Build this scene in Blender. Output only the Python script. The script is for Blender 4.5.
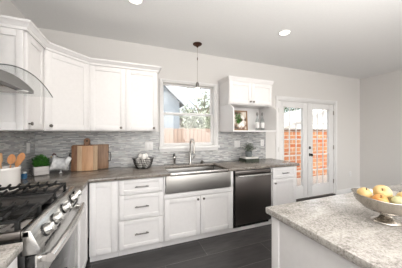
import bpy, bmesh, math, random
from mathutils import Vector, Matrix
random.seed(7)
PI = math.pi
for o in list(bpy.data.objects):
    bpy.data.objects.remove(o)
sc = bpy.context.scene
C = sc.collection

# ------------------------------------------------------------------ camera
cam = bpy.data.cameras.new('camera')
cam_o = bpy.data.objects.new('camera', cam)
C.objects.link(cam_o)
cam.sensor_width = 36.0
cam.lens = 191.0 / 402.0 * 36.0
cam.shift_y = -1.0 / 402.0
cam.clip_start = 0.02
cam_o.location = (0, 0, 1.39)
cam_o.rotation_euler = (PI / 2, 0, -math.atan(73.5 / 191.0))
sc.camera = cam_o

# ------------------------------------------------------------------ light
sc.view_settings.view_transform = 'Standard'
sc.view_settings.look = 'None'
sc.view_settings.gamma = 1.0
sc.view_settings.exposure = -0.03
sc.view_settings.use_curve_mapping = False

world = bpy.data.worlds.new('sky')
sc.world = world
world.use_nodes = True
wn = world.node_tree
wn.nodes.clear()
sky = wn.nodes.new('ShaderNodeTexSky')
sky.sky_type = 'NISHITA'
sky.sun_disc = False
sky.sun_elevation = math.radians(48)
sky.sun_rotation = math.radians(200)
sky.air_density = 1.0
sky.dust_density = 3.0
bgn = wn.nodes.new('ShaderNodeBackground')
bgn.inputs['Strength'].default_value = 0.5
won = wn.nodes.new('ShaderNodeOutputWorld')
hs = wn.nodes.new('ShaderNodeHueSaturation')
hs.inputs['Saturation'].default_value = .3
wn.links.new(sky.outputs[0], hs.inputs['Color'])
wn.links.new(hs.outputs[0], bgn.inputs[0])
wn.links.new(bgn.outputs[0], won.inputs[0])


def light(name, kind, loc, rot, energy, color=(1, 1, 1), size=None, size_y=None, angle=None, spot=None, blend=None, radius=None, spread=None):
    l = bpy.data.lights.new(name, kind)
    l.energy = energy
    l.color = color
    if kind == 'AREA':
        l.shape = 'RECTANGLE'
        l.size = size
        l.size_y = size_y or size
        l.spread = spread or PI
    if angle is not None:
        l.angle = angle
    if spot is not None:
        l.spot_size = spot
        l.spot_blend = blend
    if radius is not None:
        l.shadow_soft_size = radius
    o = bpy.data.objects.new(name, l)
    C.objects.link(o)
    o.location = loc
    o.rotation_euler = rot
    return o


d = Vector((-0.55, 0.47, -0.80))
light('sun', 'SUN', (0, 0, 8), d.to_track_quat('-Z', 'Y').to_euler(), 3.7, (1, .95, .87), angle=math.radians(1.0))
# added area lamps in the unseen rear openings, standing in for window daylight
light('rear_daylight_fill', 'AREA', (0.9, -3.05, 1.45), (PI / 2, 0, 0), 66, (1, .975, .95), 2.3, 1.9)
light('rear_daylight_fill', 'AREA', (3.7, -3.05, 1.45), (PI / 2, 0, 0), 66, (1, .975, .95), 2.3, 1.9)

# added upward fill lamp behind the camera, brightens the ceiling
light('ceiling_fill', 'AREA', (.95, -1.0, 1.25), (PI, 0, 0), 185, (1, .985, .965), 1.5, 1.5, spread=math.radians(158))

# ------------------------------------------------------------------ materials
def mat(name, color, rough=.5, metal=0.0, **kw):
    m = bpy.data.materials.new(name)
    m.use_nodes = True
    b = m.node_tree.nodes['Principled BSDF']
    b.inputs['Base Color'].default_value = (*color, 1)
    b.inputs['Roughness'].default_value = rough
    b.inputs['Metallic'].default_value = metal
    for k, v in kw.items():
        b.inputs[k].default_value = v
    return m


def nodes(m):
    nt = m.node_tree
    return nt, nt.nodes, nt.links, nt.nodes['Principled BSDF']


def coords(nt, scale=(1, 1, 1), rot=(0, 0, 0), kind='Object'):
    tc = nt.nodes.new('ShaderNodeTexCoord')
    mp = nt.nodes.new('ShaderNodeMapping')
    mp.inputs['Scale'].default_value = scale
    mp.inputs['Rotation'].default_value = rot
    nt.links.new(tc.outputs[kind], mp.inputs[0])
    return mp.outputs[0]


def noise_mat(name, c1, c2, scale=20, rough=.5, detail=4, lo=.35, hi=.65, stretch=(1, 1, 1), metal=0, bump=0.0, extra=None):
    m = mat(name, c1, rough, metal)
    nt, N, L, b = nodes(m)
    v = coords(nt, stretch)
    n = N.new('ShaderNodeTexNoise')
    n.inputs['Scale'].default_value = scale
    n.inputs['Detail'].default_value = detail
    L.new(v, n.inputs['Vector'])
    r = N.new('ShaderNodeValToRGB')
    r.color_ramp.elements[0].position = lo
    r.color_ramp.elements[0].color = (*c1, 1)
    r.color_ramp.elements[1].position = hi
    r.color_ramp.elements[1].color = (*c2, 1)
    if extra:
        for p, c in extra:
            e = r.color_ramp.elements.new(p)
            e.color = (*c, 1)
    L.new(n.outputs['Fac'], r.inputs[0])
    L.new(r.outputs[0], b.inputs['Base Color'])
    if bump:
        bp = N.new('ShaderNodeBump')
        bp.inputs['Strength'].default_value = bump
        bp.inputs['Distance'].default_value = .002
        L.new(n.outputs['Fac'], bp.inputs['Height'])
        L.new(bp.outputs[0], b.inputs['Normal'])
    return m


def granite(name, dark, mid, light_c, scale, rough):
    m = mat(name, mid, rough)
    nt, N, L, b = nodes(m)
    v = coords(nt, (1, 1, 1))
    v2 = coords(nt, (1.0, 2.2, 1.0), (0, 0, .5))
    n1 = N.new('ShaderNodeTexNoise'); n1.inputs['Scale'].default_value = scale; n1.inputs['Detail'].default_value = 6
    n1.inputs['Roughness'].default_value = .7
    n2 = N.new('ShaderNodeTexNoise'); n2.inputs['Scale'].default_value = 3.2; n2.inputs['Detail'].default_value = 5
    n2.inputs['Distortion'].default_value = 1.2
    L.new(v, n1.inputs['Vector']); L.new(v2, n2.inputs['Vector'])
    mx = N.new('ShaderNodeMix'); mx.data_type = 'FLOAT'; mx.inputs[0].default_value = .33
    L.new(n1.outputs['Fac'], mx.inputs[2]); L.new(n2.outputs['Fac'], mx.inputs[3])
    r = N.new('ShaderNodeValToRGB')
    e = r.color_ramp.elements
    e[0].position = .36; e[0].color = (*dark, 1)
    e[1].position = .64; e[1].color = (*light_c, 1)
    k = e.new(.49); k.color = (*mid, 1)
    L.new(mx.outputs[0], r.inputs[0])
    L.new(r.outputs[0], b.inputs['Base Color'])
    return m


def wood(name, c1, c2, scale=6, rough=.5, axis='z'):
    st = {'z': (9, 9, 1), 'x': (1, 9, 9), 'y': (9, 1, 9)}[axis]
    return noise_mat(name, c1, c2, scale, rough, 5, .3, .7, st)


def thin_glass(name, tint=(1, 1, 1), gl=.08, rough=.0, gain=.6):
    m = bpy.data.materials.new(name)
    m.use_nodes = True
    nt = m.node_tree
    N, L = nt.nodes, nt.links
    N.clear()
    out = N.new('ShaderNodeOutputMaterial')
    t = N.new('ShaderNodeBsdfTransparent'); t.inputs[0].default_value = (*tint, 1)
    g = N.new('ShaderNodeBsdfGlossy'); g.inputs['Roughness'].default_value = rough
    lw = N.new('ShaderNodeLayerWeight'); lw.inputs['Blend'].default_value = .5
    fr = N.new('ShaderNodeMath'); fr.operation = 'POWER'; fr.inputs[1].default_value = 5
    L.new(lw.outputs['Facing'], fr.inputs[0])
    mx = N.new('ShaderNodeMixShader')
    ad = N.new('ShaderNodeMath'); ad.operation = 'MULTIPLY_ADD'; ad.inputs[1].default_value = gain; ad.inputs[2].default_value = gl * .5
    ad.use_clamp = True
    L.new(fr.outputs[0], ad.inputs[0])
    L.new(ad.outputs[0], mx.inputs[0]); L.new(t.outputs[0], mx.inputs[1]); L.new(g.outputs[0], mx.inputs[2])
    L.new(mx.outputs[0], out.inputs[0])
    return m


def emit(name, color, strength):
    m = bpy.data.materials.new(name)
    m.use_nodes = True
    b = m.node_tree.nodes['Principled BSDF']
    b.inputs['Base Color'].default_value = (*color, 1)
    b.inputs['Emission Color'].default_value = (*color, 1)
    b.inputs['Emission Strength'].default_value = strength
    return m


def mosaic(name, axis):
    """long thin glass strips in random greys; the strip pattern lies in the wall's own plane"""
    m = mat(name, (.5, .5, .5), .18)
    nt, N, L, b = nodes(m)
    tc = N.new('ShaderNodeTexCoord')
    sp = N.new('ShaderNodeSeparateXYZ'); L.new(tc.outputs['Object'], sp.inputs[0])
    cb = N.new('ShaderNodeCombineXYZ')
    L.new(sp.outputs[0 if axis == 'x' else 1], cb.inputs[0]); L.new(sp.outputs[2], cb.inputs[1])

    def bricks(c1, c2, mo, w, h, off):
        t = N.new('ShaderNodeTexBrick')
        t.offset = off; t.offset_frequency = 2; t.squash = .6; t.squash_frequency = 3
        t.inputs['Color1'].default_value = (*c1, 1); t.inputs['Color2'].default_value = (*c2, 1)
        t.inputs['Mortar'].default_value = (*mo, 1)
        t.inputs['Scale'].default_value = 1
        t.inputs['Brick Width'].default_value = w; t.inputs['Row Height'].default_value = h
        t.inputs['Mortar Size'].default_value = .0012
        t.inputs['Bias'].default_value = -.05
        L.new(cb.outputs[0], t.inputs[0])
        return t
    t1 = bricks((.10, .11, .115), (.95, .95, .94), (.45, .44, .43), .085, .0125, .37)
    r = N.new('ShaderNodeValToRGB')
    e = r.color_ramp.elements
    e[0].position = .1; e[0].color = (.25, .25, .255, 1)
    e[1].position = .95; e[1].color = (.62, .62, .62, 1)
    for p, c in ((.3, (.32, .335, .345, 1)), (.45, (.40, .385, .37, 1)), (.62, (.41, .43, .44, 1)), (.8, (.53, .525, .51, 1))):
        k = e.new(p); k.color = c
    L.new(t1.outputs['Color'], r.inputs[0])
    L.new(r.outputs[0], b.inputs['Base Color'])
    bp = N.new('ShaderNodeBump'); bp.inputs['Strength'].default_value = .25; bp.inputs['Distance'].default_value = .003
    L.new(t1.outputs['Color'], bp.inputs['Height']); L.new(bp.outputs[0], b.inputs['Normal'])
    return m


def planks(name):
    m = mat(name, (.05, .05, .055), .38)
    nt, N, L, b = nodes(m)
    tc = N.new('ShaderNodeTexCoord')
    t = N.new('ShaderNodeTexBrick')
    t.offset = .4; t.squash = 1
    t.inputs['Color1'].default_value = (.034, .032, .033, 1); t.inputs['Color2'].default_value = (.060, .056, .056, 1)
    t.inputs['Mortar'].default_value = (.16, .155, .15, 1)
    t.inputs['Scale'].default_value = 1
    t.inputs['Brick Width'].default_value = 1.2; t.inputs['Row Height'].default_value = .3
    t.inputs['Mortar Size'].default_value = .0022
    mp = N.new('ShaderNodeMapping'); mp.inputs['Location'].default_value = (.35, .1, 0)
    L.new(tc.outputs['Object'], mp.inputs[0]); L.new(mp.outputs[0], t.inputs[0])
    n = N.new('ShaderNodeTexNoise'); n.inputs['Scale'].default_value = 5; n.inputs['Detail'].default_value = 6
    v = coords(nt, (1, 5, 1)); L.new(v, n.inputs['Vector'])
    mx = N.new('ShaderNodeMix'); mx.data_type = 'RGBA'; mx.blend_type = 'OVERLAY'; mx.inputs[0].default_value = .8
    L.new(t.outputs['Color'], mx.inputs[6]); L.new(n.outputs['Fac'], mx.inputs[7])
    L.new(mx.outputs[2], b.inputs['Base Color'])
    return m


def brick(name, axis='x'):
    m = mat(name, (.5, .25, .15), .85)
    nt, N, L, b = nodes(m)
    tc = N.new('ShaderNodeTexCoord')
    sp = N.new('ShaderNodeSeparateXYZ'); L.new(tc.outputs['Object'], sp.inputs[0])
    cb = N.new('ShaderNodeCombineXYZ'); L.new(sp.outputs[0 if axis == 'x' else 1], cb.inputs[0]); L.new(sp.outputs[2], cb.inputs[1])
    t = N.new('ShaderNodeTexBrick')
    t.inputs['Color1'].default_value = (.42, .10, .025, 1); t.inputs['Color2'].default_value = (.50, .22, .09, 1)
    t.inputs['Mortar'].default_value = (.58, .46, .36, 1)
    t.inputs['Scale'].default_value = 1
    t.inputs['Brick Width'].default_value = .34; t.inputs['Row Height'].default_value = .13
    t.inputs['Mortar Size'].default_value = .014
    L.new(cb.outputs[0], t.inputs[0])
    n = N.new('ShaderNodeTexNoise'); n.inputs['Scale'].default_value = 2.6
    L.new(tc.outputs['Object'], n.inputs['Vector'])
    mx = N.new('ShaderNodeMix'); mx.data_type = 'RGBA'; mx.blend_type = 'OVERLAY'; mx.inputs[0].default_value = .35
    L.new(t.outputs['Color'], mx.inputs[6]); L.new(n.outputs['Fac'], mx.inputs[7])
    L.new(mx.outputs[2], b.inputs['Base Color'])
    return m


def brushed(name, color, rough=.3, axis=(1, 60, 60), amt=.12):
    m = mat(name, color, rough, 1.0)
    nt, N, L, b = nodes(m)
    v = coords(nt, axis)
    n = N.new('ShaderNodeTexNoise'); n.inputs['Scale'].default_value = 8; n.inputs['Detail'].default_value = 3
    L.new(v, n.inputs['Vector'])
    a = N.new('ShaderNodeMath'); a.operation = 'MULTIPLY_ADD'; a.inputs[1].default_value = amt; a.inputs[2].default_value = rough - amt / 2
    L.new(n.outputs['Fac'], a.inputs[0]); L.new(a.outputs[0], b.inputs['Roughness'])
    return m


M = {}
M['wall'] = noise_mat('wall_paint', (.665, .645, .622), (.685, .665, .642), 90, .75)
M['ceiling'] = noise_mat('ceiling_paint', (.79, .785, .775), (.81, .805, .795), 60, .85)
M['trim'] = noise_mat('trim_paint', (.745, .735, .725), (.765, .755, .745), 40, .4)
M['cabinet'] = noise_mat('cabinet_paint', (.715, .70, .695), (.735, .72, .715), 30, .36)
M['inside'] = noise_mat('cabinet_inside', (.78, .77, .76), (.80, .79, .78), 30, .5)
M['floor'] = planks('slate_planks')
M['counter'] = granite('brown_granite', (.06, .052, .044), (.175, .152, .13), (.31, .28, .245), 70, .2)
M['island'] = granite('pale_granite', (.15, .135, .12), (.40, .375, .345), (.58, .55, .515), 110, .22)
M['mosaic_back'] = mosaic('strip_mosaic', 'x')
M['mosaic_left'] = mosaic('strip_mosaic_side', 'y')
M['steel'] = brushed('brushed_steel', (.60, .59, .57), .28)
M['sinksteel'] = brushed('sink_steel', (.42, .405, .385), .42)
M['basinsteel'] = brushed('basin_steel', (.30, .29, .275), .38)
M['steel_v'] = brushed('brushed_steel_vertical', (.60, .59, .57), .28, (60, 60, 1))
M['nickel'] = mat('nickel', (.46, .44, .415), .27, 1)
M['polish'] = mat('polished_steel', (.72, .70, .67), .22, 1)
M['pullmetal'] = mat('pull_nickel', (.22, .21, .20), .35, 1)
M['hoodsteel'] = brushed('hood_steel', (.24, .235, .23), .4)
M['knob'] = noise_mat('dark_pewter', (.13, .12, .11), (.17, .155, .14), 50, .35, metal=1)
M['blacksteel'] = brushed('black_steel', (.17, .155, .145), .3, (60, 60, 1))
M['black'] = noise_mat('black_enamel', (.012, .012, .012), (.02, .02, .02), 40, .25)
M['iron'] = noise_mat('cast_iron', (.008, .008, .008), (.016, .016, .016), 120, .6)
M['iron'].node_tree.nodes['Principled BSDF'].inputs['Specular IOR Level'].default_value = .25
M['pan'] = mat('cooktop_pan', (.30, .285, .27), .16, 1)
M['griddle'] = noise_mat('griddle_iron', (.022, .021, .02), (.03, .028, .026), 30, .45)
M['glass'] = thin_glass('window_glass', (.97, .98, .98), .06)
M['hoodglass'] = thin_glass('hood_glass', (.95, .96, .96), .02, gain=.3)
M['hoodedge'] = mat('hood_glass_edge', (.03, .045, .042), .2)
M['ovenglass'] = mat('oven_glass', (.02, .02, .02), .06)
M['bronze'] = noise_mat('bronze', (.06, .028, .018), (.11, .05, .03), 40, .4, metal=.7)
M['ceramic'] = noise_mat('white_ceramic', (.74, .71, .68), (.78, .75, .72), 8, .22)
M['plate'] = noise_mat('switch_plate_plastic', (.74, .73, .72), (.76, .75, .74), 30, .4)
M['darkslot'] = mat('slot_dark', (.03, .03, .03), .6)
M['maple'] = wood('maple', (.42, .23, .12), (.55, .33, .19), 5, .5, 'z')
M['maple_edge'] = wood('pale_wood', (.40, .27, .165), (.52, .37, .24), 6, .55, 'z')
M['walnut'] = wood('walnut', (.13, .055, .025), (.26, .13, .065), 6, .5, 'z')
M['oak'] = wood('oak', (.17, .09, .045), (.27, .155, .085), 6, .5, 'z')
M['spoonwood'] = wood('spoon_wood', (.50, .27, .12), (.66, .42, .22), 5, .55, 'z')
M['spoonwood2'] = wood('orange_spoon_wood', (.42, .17, .06), (.56, .27, .10), 5, .55, 'z')
M['herb'] = noise_mat('herb_leaf', (.02, .10, .012), (.07, .25, .03), 25, .5)
M['sage'] = noise_mat('sage_leaf', (.10, .13, .09), (.22, .25, .19), 25, .6)
M['whitewash'] = wood('whitewashed_wood', (.50, .47, .45), (.66, .63, .61), 6, .7, 'x')
M['soil'] = noise_mat('soil', (.03, .02, .012), (.06, .04, .025), 80, .9)
M['henwhite'] = noise_mat('hen_white', (.48, .49, .50), (.72, .72, .72), 22, .4)
M['comb'] = mat('hen_comb', (.10, .06, .06), .5)
M['beak'] = mat('hen_beak', (.62, .42, .10), .5)
M['wire'] = noise_mat('dark_wire', (.04, .035, .032), (.08, .07, .065), 60, .45, metal=.8)
M['egg'] = noise_mat('egg_shell', (.74, .72, .69), (.80, .78, .75), 10, .5)
M['blue'] = noise_mat('blue_plastic', (.03, .12, .24), (.05, .16, .30), 20, .4)
M['pot'] = noise_mat('grey_pot', (.13, .15, .15), (.20, .22, .22), 25, .6)
M['bookwhite'] = noise_mat('pale_book_cover', (.66, .64, .61), (.70, .68, .65), 20, .6)
M['bookdark'] = noise_mat('dark_green_book_cover', (.022, .03, .02), (.045, .055, .038), 14, .6)
M['paper'] = noise_mat('pages', (.62, .58, .50), (.70, .66, .58), 90, .8)
M['silver'] = mat('silver', (.47, .435, .39), .2, 1)
M['apple'] = noise_mat('yellow_apple', (.56, .37, .14), (.66, .50, .26), 5, .35, 3, .35, .6)
M['apple_blush'] = noise_mat('blush_apple', (.52, .19, .035), (.64, .38, .12), 5, .35, 3, .35, .6)
M['apple_green'] = noise_mat('green_apple', (.38, .39, .21), (.50, .48, .30), 5, .35, 3, .35, .6)
M['stem'] = mat('stem_brown', (.05, .03, .015), .7)
M['bottle'] = thin_glass('bottle_glass', (.84, .87, .87), .14)
M['stopper'] = mat('grey_stopper', (.26, .25, .24), .4)
M['labelpaper'] = mat('pale_label', (.72, .71, .70), .6)
M['frame'] = wood('picture_frame_wood', (.20, .11, .055), (.33, .20, .11), 8, .5, 'z')
M['lampglow'] = emit('downlight_lens', (1, .94, .84), 5.0)
M['shade'] = mat('frosted_shade', (.92, .91, .88), .35, 0, **{'Transmission Weight': .35, 'Emission Color': (1, .95, .87, 1), 'Emission Strength': .35})
M['cord'] = mat('cloth_cord', (.42, .38, .34), .7)
M['brass'] = mat('hinge_nickel', (.36, .34, .31), .35, 1)
M['doorblack'] = mat('oil_black', (.02, .017, .015), .35, .6)
# outside
M['fence'] = wood('fence_wood', (.25, .18, .14), (.36, .27, .22), 3, .85, 'z')
M['siding'] = noise_mat('blue_grey_siding', (.20, .23, .26), (.25, .28, .31), 3, .8, stretch=(1, 1, 12))
M['siding_tan'] = noise_mat('tan_siding', (.24, .22, .205), (.32, .295, .275), 3, .8, stretch=(1, 1, 12))
M['roof'] = noise_mat('shingles', (.30, .32, .35), (.42, .44, .47), 30, .9)
M['garden'] = noise_mat('dry_ground', (.42, .36, .28), (.55, .48, .38), 6, .95)
M['brick'] = brick('garden_brick', 'x')
M['pale_leaf'] = noise_mat('pale_leaf', (.38, .42, .31), (.58, .60, .50), 12, .7)
M['deep_leaf'] = noise_mat('deep_leaf', (.07, .13, .06), (.16, .24, .13), 12, .7)
M['bark'] = noise_mat('bark', (.12, .09, .07), (.22, .18, .14), 20, .9)
M['whitewall'] = noise_mat('white_stucco', (.78, .77, .75), (.82, .81, .79), 20, .85)
M['concrete'] = noise_mat('concrete', (.34, .30, .265), (.42, .38, .34), 14, .9)


# picture: a collage of leaves and pale blossoms
def picture_mat():
    m = mat('botanical_print', (.5, .45, .38), .5)
    nt, N, L, b = nodes(m)
    tc = N.new('ShaderNodeTexCoord')
    n = N.new('ShaderNodeTexNoise'); n.inputs['Scale'].default_value = 9; n.inputs['Detail'].default_value = 3
    L.new(tc.outputs['Object'], n.inputs['Vector'])
    r = N.new('ShaderNodeValToRGB'); e = r.color_ramp.elements
    e[0].position = .38; e[0].color = (.06, .05, .035, 1)
    e[1].position = .66; e[1].color = (.72, .66, .58, 1)
    k = e.new(.46); k.color = (.22, .12, .08, 1)
    k = e.new(.52); k.color = (.55, .48, .40, 1)
    L.new(n.outputs['Fac'], r.inputs[0]); L.new(r.outputs[0], b.inputs['Base Color'])
    return m


M['print'] = picture_mat()


# ------------------------------------------------------------------ mesh helpers
class MB:
    def __init__(s):
        s.bm = bmesh.new()
        s.mats = []
        s.cur = 0

    def use(s, m):
        if m not in s.mats:
            s.mats.append(m)
        s.cur = s.mats.index(m)
        return s

    def _f(s, vs):
        try:
            f = s.bm.faces.new(vs)
            f.material_index = s.cur
            return f
        except ValueError:
            return None

    def box(s, x0, x1, y0, y1, z0, z1, bev=0.0, Mx=None):
        t = bmesh.new()
        bmesh.ops.create_cube(t, size=1)
        for v in t.verts:
            v.co = Vector(((x0 + x1) / 2 + v.co.x * (x1 - x0), (y0 + y1) / 2 + v.co.y * (y1 - y0), (z0 + z1) / 2 + v.co.z * (z1 - z0)))
        if bev:
            bmesh.ops.bevel(t, geom=t.edges[:], offset=bev, segments=2, affect='EDGES', profile=.5)
        s.merge(t, Mx)
        return s

    def merge(s, t, Mx=None):
        mp = {}
        for v in t.verts:
            mp[v] = s.bm.verts.new(Mx @ v.co if Mx else v.co)
        for f in t.faces:
            s._f([mp[v] for v in f.verts])
        t.free()

    def prism(s, pts, z0, z1, Mx=None, bev=0.0):
        """pts: outline in xy, extruded along z"""
        t = bmesh.new()
        a = [t.verts.new((p[0], p[1], z0)) for p in pts]
        b = [t.verts.new((p[0], p[1], z1)) for p in pts]
        t.faces.new(a[::-1]); t.faces.new(b)
        n = len(pts)
        for i in range(n):
            t.faces.new((a[i], a[(i + 1) % n], b[(i + 1) % n], b[i]))
        bmesh.ops.recalc_face_normals(t, faces=t.faces[:])
        if bev:
            bmesh.ops.bevel(t, geom=t.edges[:], offset=bev, segments=2, affect='EDGES', profile=.5)
        s.merge(t, Mx)
        return s

    def lathe(s, prof, seg=28, Mx=None, sx=1, sy=1, fz=None, cap=True):
        """prof: list of (r,z)"""
        rings = []
        for r, z in prof:
            ring = []
            for i in range(seg):
                a = 2 * PI * i / seg
                p = Vector((r * math.cos(a) * sx, r * math.sin(a) * sy, z + (fz(r, a) if fz else 0)))
                ring.append(s.bm.verts.new(Mx @ p if Mx else p))
            rings.append(ring)
        for a, b in zip(rings, rings[1:]):
            for i in range(seg):
                s._f((a[i], a[(i + 1) % seg], b[(i + 1) % seg], b[i]))
        if cap:
            if prof[0][0] > 1e-6: s._f(rings[0][::-1])
            if prof[-1][0] > 1e-6: s._f(rings[-1])
        return s

    def tube(s, pts, r, seg=10, closed=False):
        """round tube along points; r a number or one per point"""
        P = [Vector(p) for p in pts]
        n = len(P)
        R = r if isinstance(r, (list, tuple)) else [r] * n
        rings = []
        up = None
        for i in range(n):
            if closed:
                t = (P[(i + 1) % n] - P[i - 1]).normalized()
            else:
                t = (P[min(i + 1, n - 1)] - P[max(i - 1, 0)]).normalized()
            if up is None:
                up = Vector((0, 0, 1)) if abs(t.z) < .9 else Vector((1, 0, 0))
            u = (up - t * up.dot(t)).normalized()
            w = t.cross(u)
            up = u
            rings.append([s.bm.verts.new(P[i] + (u * math.cos(2 * PI * k / seg) + w * math.sin(2 * PI * k / seg)) * R[i]) for k in range(seg)])
        pr = list(zip(rings, rings[1:]))
        if closed: pr.append((rings[-1], rings[0]))
        for a, b in pr:
            for k in range(seg):
                s._f((a[k], a[(k + 1) % seg], b[(k + 1) % seg], b[k]))
        if not closed:
            s._f(rings[0][::-1]); s._f(rings[-1])
        return s

    def ball(s, c, rx, ry=None, rz=None, seg=18, Mx=None):
        ry = ry or rx; rz = rz or rx
        t = bmesh.new()
        bmesh.ops.create_uvsphere(t, u_segments=seg, v_segments=seg // 2 + 2, radius=1)
        for v in t.verts:
            v.co = Vector((c[0] + v.co.x * rx, c[1] + v.co.y * ry, c[2] + v.co.z * rz))
        s.merge(t, Mx)
        return s

    def sweep(s, path, prof, closed_prof=True):
        """mitred sweep of a profile of (outward offset, z) along a 2D path, outward to the right of travel"""
        n = len(path)
        P = [Vector(p) for p in path]
        rows = []
        for i in range(n):
            d0 = (P[i] - P[i - 1]).normalized() if i else None
            d1 = (P[i + 1] - P[i]).normalized() if i < n - 1 else None
            if d0 is None: d0 = d1
            if d1 is None: d1 = d0
            n0 = Vector((d0.y, -d0.x)); n1 = Vector((d1.y, -d1.x))
            m = (n0 + n1).normalized()
            k = 1 / max(.3, m.dot(n0))
            rows.append([s.bm.verts.new((P[i].x + m.x * k * o, P[i].y + m.y * k * o, z)) for o, z in prof])
        q = len(prof)
        for a, b in zip(rows, rows[1:]):
            for j in range(q if closed_prof else q - 1):
                s._f((a[j], b[j], b[(j + 1) % q], a[(j + 1) % q]))
        if closed_prof:
            s._f(rows[0]); s._f(rows[-1][::-1])
        return s

    def leaf(s, p, dirv, ln, wd, droop=.2):
        """a folded leaf of two quads"""
        dv = Vector(dirv).normalized()
        side = dv.cross(Vector((0, 0, 1)))
        if side.length < .1: side = Vector((1, 0, 0))
        side.normalize()
        up = side.cross(dv)
        p = Vector(p)
        m = p + dv * ln * .5 + up * wd * .15
        e = p + dv * ln - Vector((0, 0, ln * droop))
        a = s.bm.verts.new(p); b = s.bm.verts.new(m + side * wd / 2 - up * wd * .2); c_ = s.bm.verts.new(e)
        d_ = s.bm.verts.new(m - side * wd / 2 - up * wd * .2); k = s.bm.verts.new(m)
        s._f((a, b, k)); s._f((b, c_, k)); s._f((c_, d_, k)); s._f((d_, a, k))
        return s

    def build(s, name, m, parent=None, kind=None, smooth=35, label=None, fix=True):
        me = bpy.data.meshes.new(name)
        if fix:
            bmesh.ops.recalc_face_normals(s.bm, faces=s.bm.faces[:])
        s.bm.to_mesh(me)
        s.bm.free()
        for q in (s.mats if s.mats else [m]):
            me.materials.append(q)
        if smooth:
            for p in me.polygons: p.use_smooth = True
            me.set_sharp_from_angle(angle=math.radians(smooth))
        o = bpy.data.objects.new(name, me)
        C.objects.link(o)
        if parent: o.parent = parent
        if kind: o['kind'] = kind
        if label: o['label'] = label
        return o


def tag(o, label, cat, group=None):
    o['label'] = label
    o['category'] = cat
    if group: o['group'] = group
    return o


def thing(name, label, cat, loc=(0, 0, 0), rz=0, group=None):
    o = bpy.data.objects.new(name, None)
    o.empty_display_size = .1
    C.objects.link(o)
    o.location = loc
    o.rotation_euler = (0, 0, rz)
    return tag(o, label, cat, group)


def dup(root, loc, rz=0, label=None):
    r = root.copy(); C.objects.link(r); r.location = loc; r.rotation_euler = (0, 0, rz)
    if label: r['label'] = label
    for ch in list(root.children):
        c = ch.copy(); C.objects.link(c); c.parent = r
        for g in list(ch.children):
            k = g.copy(); C.objects.link(k); k.parent = c
    return r


def struct(name, mb, m, parent=None, **kw):
    return mb.build(name, m, parent, kind='structure', **kw)


# ------------------------------------------------------------------ room shell
W, XL, XR, YR, CE = 2.90, -1.06, 5.19, -3.0, 2.68
T = .15
struct('floor', MB().box(XL - T, XR + T, YR - T, W + T, -.1, 0), M['floor'], smooth=0)
struct('ceiling', MB().box(XL - T, XR + T, YR - T, W + T, CE, CE + .15), M['ceiling'], smooth=0)
struct('wall_left', MB().box(XL - T, XL, YR - T, W + T, 0, CE), M['wall'], smooth=0)
struct('wall_right', MB().box(XR, XR + T, YR - T, W + T, 0, CE), M['wall'], smooth=0)
# back wall with the window opening and the french door opening
WX0, WX1, WZ0, WZ1 = .478, 1.365, 1.19, 2.185
DX0, DX1, DZ = 2.695, 4.31, 2.05
mb = MB()
mb.box(XL, WX0, W, W + T, 0, CE).box(WX0, WX1, W, W + T, 0, WZ0).box(WX0, WX1, W, W + T, WZ1, CE)
mb.box(WX1, DX0, W, W + T, 0, CE).box(DX0, DX1, W, W + T, DZ, CE).box(DX1, XR, W, W + T, 0, CE)
struct('wall_back', mb, M['wall'], smooth=0)
# rear wall (behind the camera) with two windows
mb = MB()
mb.box(XL, -.3, YR - T, YR, 0, CE).box(-.3, 2.1, YR - T, YR, 0, .45).box(-.3, 2.1, YR - T, YR, 2.45, CE)
mb.box(2.1, 2.5, YR - T, YR, 0, CE).box(2.5, 4.9, YR - T, YR, 0, .45).box(2.5, 4.9, YR - T, YR, 2.45, CE).box(4.9, XR, YR - T, YR, 0, CE)
struct('wall_rear', mb, M['wall'], smooth=0)
# baseboards
struct('baseboard_back', MB().box(DX1 + .062, XR, W - .014, W, 0, .11, .004), M['trim'])
struct('baseboard_right', MB().box(XR - .014, XR, YR, W - .015, 0, .11, .004), M['trim'])

# window trim, sashes, glass
wi = bpy.data.objects.new('window_1', None); C.objects.link(wi); wi['kind'] = 'structure'
wi.location = (WX0, W, WZ0)
ww, wh = WX1 - WX0, WZ1 - WZ0
def wp(name, b, m, **kw): return struct(name, b, m, wi, **kw)
cs = MB()
cs.box(-.03, .004, -.018, .0, -.02, wh + .022, .003).box(ww - .004, ww + .055, -.018, 0, -.02, wh + .022, .003)
cs.box(.004, ww - .004, -.018, 0, wh - .004, wh + .022, .003)
wp('window_casing', cs, M['trim'])
wp('window_sill', MB().box(-.045, ww + .07, -.05, .06, -.045, -.005, .004).box(-.03, ww + .05, -.016, 0, -.085, -.045, .002), M['trim'])
jm = MB().box(0, .021, 0, .14, 0, wh).box(ww - .02, ww, 0, .14, 0, wh).box(.02, ww - .02, 0, .14, wh - .02, wh).box(.02, ww - .02, .06, .14, -.004, .016)
wp('window_jamb', jm, M['trim'])
def sash(name, z0, z1, y):
    b = MB(); t = .026
    b.box(.02, .02 + t, y, y + .035, z0, z1, .003).box(ww - .02 - t, ww - .02, y, y + .035, z0, z1, .003)
    b.box(.02 + t, ww - .02 - t, y, y + .035, z0, z0 + t, .003).box(.02 + t, ww - .02 - t, y, y + .035, z1 - t, z1, .003)
    s_ = wp(name, b, M['trim'])
    g = MB().box(.05, ww - .05, y + .015, y + .02, z0 + t - .004, z1 - t + .004).build('pane', M['glass'], s_, smooth=0)
    return s_
mid = 1.69 - WZ0
sash('lower_sash', .016, mid + .02, .045)
sash('upper_sash', mid - .02, wh - .02, .085)

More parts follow.
